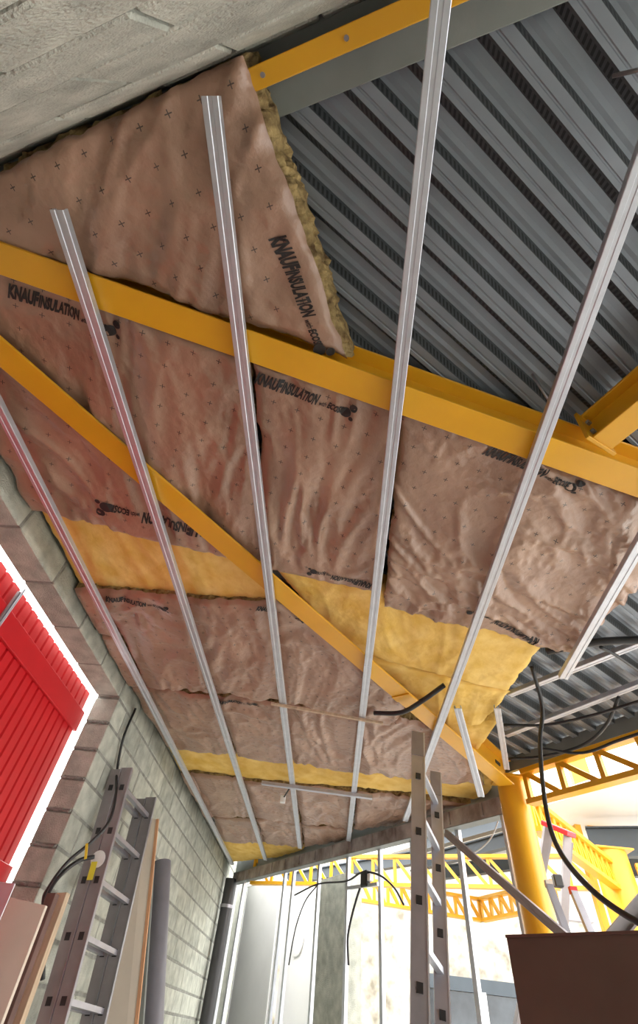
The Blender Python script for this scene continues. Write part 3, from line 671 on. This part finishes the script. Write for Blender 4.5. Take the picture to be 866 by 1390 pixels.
# red-topped step ladder outside
sp = onY(757, 1124, 5.0)
sl = thing('step_ladder', 'step ladder with a red top platform beyond the lattice girder', 'ladder', (sp.x, 5.0, 0))
e0 = onY(740, 1118, 5.1); e1 = onY(776, 1133, 4.9)
MB().bar(e0, e1, UP, .02, .06).build('top_cap', 'redcap', sl, bevel=.006)
for (tp, px) in ((e0.lerp(e1, .1), (733, 1192)), (e0.lerp(e1, .85), (764, 1290))):
    b_ = onY(*px, 5.0 if px[0] > 750 else 5.4); b_ = to_floor(tp, b_); r_ = MB().bar(b_, tp, EX, .028, .02).build('leg', 'alu_dark', sl)
    c_ = b_ + V3((.1, .9, 0)); MB().bar(c_, tp + V3((.02, .04, -.05)), EX, .02, .016).build('leg', 'alu_dark', sl)
for k in range(6):
    z = .3 + k * .4; f = z / e0.z
    MB().box((e0.x - .03 + .12 * (1 - f), 5.05 - .02, z), EX * .16, EY * .04, UP * .012).build('step', 'alu', sl)
# second small ladder leaning behind the brown board
la, lb = onY(745, 1200, 4.3), onY(778, 1290, 4.18); ma, mb_ = onY(778, 1209, 4.3), onY(812, 1290, 4.18)
lb = to_floor(la, lb); mb_ = to_floor(ma, mb_)
l3 = thing('short_ladder', 'short aluminium ladder leaning right of the round column', 'ladder', (lb + mb_) / 2)
for a, b in ((la, lb), (ma, mb_)):
    MB().bar(b, a, EX, .022, .018).build('rail', 'alu', l3); MB().box(a, EX * .024, EY * .02, UP * .02).build('rail_cap', 'redcap' if a is ma else 'cream', l3)
for k in range(6): MB().bar(la.lerp(lb, .12 + k * .16), ma.lerp(mb_, .12 + k * .16), UP, .014, .012).build('rung', 'galv', l3)
wl = onY(757, 1196, 4.9); tag(MB().box(wl, EX * .035, EY * .03, UP * .04).build('work_lamp', ['black'], bevel=.008), 'small black lamp fixed to the step ladder leg', 'lamp')
# ================================================================== LOOSE MATERIAL
# long metal bar leaning across the column
a = onP(603, 1130, (1.3, 4.45), 150); b = onP(770, 1275, (1.3, 4.45), 150); b2 = to_floor(a, b)
channel('leaning_profile', 'long grey metal profile leaning diagonally in front of the round column', a, b2, width=.055, depth=.03, m='alu_dark', fr=GN * -1)
a = onY(880, 1215, 2.9); b = to_floor(a, onY(836, 1268, 2.9))
channel('leaning_profile', 'dark metal profile leaning at the right edge above the brown board', a, b, width=.06, depth=.03, m='alu_dark', fr=-EY)
# brown board, front right
a = onY(690, 1274, 2.5); th = thing('brown_board', 'brown cardboard sheet standing at the lower right in front of the column', 'board', (1.3, 2.45, 0))
bd = V3((.70, -.71, 0)); bn = V3((.71, .70, 0)); a = V3((a.x, a.y, a.z)); bc = a + bd * .55
MB().box((bc.x, bc.y, a.z / 2), bd * .55, bn * .012, UP * (a.z / 2)).build('sheet', 'brown_board', th)
MB().box((bc.x, bc.y, a.z + .004), bd * .55, bn * .02, UP * .004).build('folded_edge', 'dark_wood', th)
# boards against the left wall
def leaning(name, label, pts_top, Y0, Y1, x_top, x_bot, z, m, t=.012, cat='board', edge=None):
    th = thing(name, label, cat, ((x_top + x_bot) / 2, (Y0 + Y1) / 2, 0)); a = V3((x_bot, (Y0 + Y1) / 2, 0)); b = V3((x_top, (Y0 + Y1) / 2, z)); n = V3((z, 0, x_bot - x_top)).normalized()
    MB().box((a + b) / 2, (b - a) / 2, EY * ((Y1 - Y0) / 2), n * t).build('sheet', m, th)
    if edge: MB().box((a + b) / 2 + n * (t + .002), (b - a) / 2 * 1.002, EY * ((Y1 - Y0) / 2 + .002), n * .006).build('edge_strip', edge, th)
    return th
# plasterboard seen face-on behind the ladder
tp = onY(212, 1112, 5.42); bt_ = onY(192, 1300, 5.27); bt_ = to_floor(tp, bt_)
th = thing('plasterboard', 'cream plasterboard sheet with an orange edge leaning behind the extension ladder', 'board', bt_)
w_ = V3((-.34, -.02, 0)); w2 = V3((-.10, -.02, 0)); d_ = V3((0, .02, 0)); m = MB()
i = m.pts([bt_, bt_ + w_, tp + w2, tp, bt_ + d_, bt_ + w_ + d_, tp + w2 + d_, tp + d_])
for f in ((0, 1, 2, 3), (7, 6, 5, 4), (0, 3, 7, 4), (1, 5, 6, 2), (3, 2, 6, 7), (0, 4, 5, 1)): m.face([i[k] for k in f])
m.build('sheet', 'cream', th); MB().bar(bt_ + V3((.012, .01, 0)), tp + V3((.012, .01, 0)), EX, .012, .014).build('edge_strip', 'orange_edge', th)
tp = onY(219, 1172, 5.9); bt_ = to_floor(tp, onY(211, 1300, 5.8))
tag(MB().tube([bt_, tp], .095, 28).build('grey_roll', 'grey_pipe', smooth=True, flat_angle=50), 'dark grey plastic tube standing behind the plasterboard by the wall', 'tube')
tp = onY(207, 1172, 5.7); bt_ = to_floor(tp, onY(198, 1300, 5.6)); tag(MB().bar(bt_, tp, EX, .018, .03).build('green_batten', 'grey_paint'), 'thin grey-green batten between plasterboard and grey tube', 'batten')
# items by the gate jamb
def upright(name, label, px_l, px_r, Yd, m, cat, t=.015):
    a = onY(*px_l, Yd); b = onY(*px_r, Yd); z = (a.z + b.z) / 2; xb = .06
    mm = MB(); c = ((a.x + b.x) / 2, Yd, z / 2)
    i = mm.pts([(a.x + xb, Yd, 0), (b.x + xb, Yd, 0), (b.x, Yd, b.z), (a.x, Yd, a.z), (a.x + xb, Yd + 2 * t, 0), (b.x + xb, Yd + 2 * t, 0), (b.x, Yd + 2 * t, b.z), (a.x, Yd + 2 * t, a.z)])
    for f in ((0, 1, 2, 3), (7, 6, 5, 4), (0, 3, 7, 4), (1, 5, 6, 2), (3, 2, 6, 7), (0, 4, 5, 1)): mm.face([i[k] for k in f])
    return tag(mm.build(name, m, bevel=.002), label, cat)
upright('cream_board', 'cream board standing in front of the gate jamb at the lower left', (14, 1218), (62, 1229), 3.45, 'cream', 'board')
upright('dark_timber', 'dark brown timber standing next to the cream board', (64, 1212), (76, 1212), 3.58, 'dark_wood', 'timber', .03)
upright('pale_timber', 'pale weathered timber standing beside the dark timber', (77, 1212), (91, 1211), 3.7, 'wood', 'timber', .03)
upright('zinc_strip', 'pale metal strip standing at the left edge in front of the red gate', (-8, 1196), (21, 1199), 3.25, 'galv', 'strip', .004)
# ================================================================== CABLES
cable('hanging_cable', 'thick black cable hanging from the deck and sweeping to the right edge', [cpt(722, 905, .18), onY(736, 960, 3.1), onY(733, 1010, 3.1), onY(740, 1090, 3.0), onY(757, 1150, 2.9), onY(800, 1205, 2.7), onY(866, 1252, 2.5), onY(960, 1290, 2.3)], .013)
cable('conduit', 'black ribbed conduit bridging the yellow wool near the fourth channel', [cpt(508, 968, .0), cpt(545, 967, -.02), cpt(575, 950, -.02), cpt(603, 930, .04)], .016)
cable('cable_bundle', 'bundle of black cables at the right edge under the bare deck', [cpt(742, 884, .1), cpt(790, 874, .1), cpt(830, 870, .1), cpt(900, 868, .1)], .022)
cable('deck_cable', 'black cable sagging across the bare deck between the two rails', [cpt(684, 984, .15), cpt(740, 984, .13), cpt(800, 972, .13), cpt(880, 948, .14)], .010)
cable('deck_cable', 'black cable looping from the lower rail to the lattice girder', [cpt(840, 946, .17), cpt(822, 985, .12), cpt(790, 1012, .1), cpt(735, 1027, .12), cpt(690, 1030, .15)], .011)
cable('deck_cable', 'black cable running along the top of the lattice girder', [cpt(735, 1016, .1), cpt(790, 1022, .06), cpt(840, 1005, .06), cpt(900, 985, .08)], .010)
cable('deck_cable', 'thin cable under the deck running down from the cable bundle', [cpt(815, 878, .1), cpt(840, 892, .1), cpt(880, 920, .12)], .010)
cable('wall_cable', 'black cable dropping down the left wall behind the extension ladder', [onX(184, 962, WL + .02), onX(168, 1000, WL + .03), onX(159, 1045, WL + .04), onY(157, 1080, 4.05), onY(148, 1115, 4.0), onY(125, 1142, 3.95), onY(92, 1170, 3.88), onY(66, 1205, 3.82), onY(58, 1230, 3.8), onY(54, 1330, 3.8)], .011)
cable('wall_cable', 'second black cable curving beside the ladder to the yellow tape', [onY(128, 1163, 4.0), onY(108, 1168, 3.95), onY(85, 1185, 3.88), onY(68, 1208, 3.8), onY(61, 1235, 3.78), onY(58, 1330, 3.78)], .013)
tag(MB().bar(onY(118, 1145, 3.9), onY(116, 1166, 3.9), EX, .008, .003).build('yellow_tie', 'yellow_tape'), 'yellow tape tie on the cables beside the extension ladder', 'tape')
gp = tuple((GP + GN * .02)[:2])
def gpt(x, y): return onP(x, y, gp, 150)
cable('partition_cable', 'black cable running across the partition studs to the cable box', [gpt(400, 1215), gpt(432, 1200), gpt(470, 1196), gpt(492, 1184), gpt(515, 1188), gpt(535, 1205), gpt(548, 1228)], .010)
cable('partition_cable', 'black cable drooping in front of the white panel', [gpt(432, 1200), gpt(415, 1222), gpt(404, 1250), gpt(398, 1275), gpt(392, 1310)], .008)
cable('partition_cable', 'black cable hanging from the cable box down the concrete pier', [gpt(492, 1196), gpt(484, 1220), gpt(476, 1250), gpt(472, 1275), gpt(473, 1310)], .012)
cable('white_wire', 'thin white wire looping between the partition stud and the column', [gpt(640, 1160), gpt(655, 1150), gpt(668, 1135), gpt(676, 1115)], .005, m='white_plastic')
bx = gpt(496, 1193); th = thing('cable_box', 'small black junction box with coiled wires between two partition studs', 'junction box', bx)
MB().box(bx, GD * .06, GN * .03, UP * .07).build('box', 'black', th, bevel=.008); MB().box(bx + GD * .1, GD * .025, GN * .025, UP * .03).build('plug', 'white_plastic', th)
MB().bar(gpt(470, 1206), gpt(513, 1200), UP, .015, .012).build('bracket', 'galv', th)
cp = cpt(385, 1085, -.03); th = thing('lamp_pigtail', 'short wire pigtail with a white connector hanging from the far ceiling rail', 'connector', cp)
MB().tube([cpt(393, 1070, .0), cpt(388, 1078, -.03), cpt(384, 1084, -.05)], .008, 8).build('wire', 'black', th); MB().box(cpt(384, 1085, -.06), EX * .025, EY * .025, UP * .03).build('connector', 'white_plastic', th)

a = cpt(832, 103, .26); b = cpt(905, 86, .16); tag(MB().tube([a, b], .006, 8).build('threaded_rod', 'alu_dark', smooth=True), 'thin dark rod sticking down from the deck at the upper right edge', 'rod')
a = cpt(722, 508, .26); b = cpt(752, 555, .14); tag(MB().tube([a, b], .005, 8).build('hanger_wire', 'alu', smooth=True), 'thin hanger wire below the deck just above the long yellow beam', 'wire')
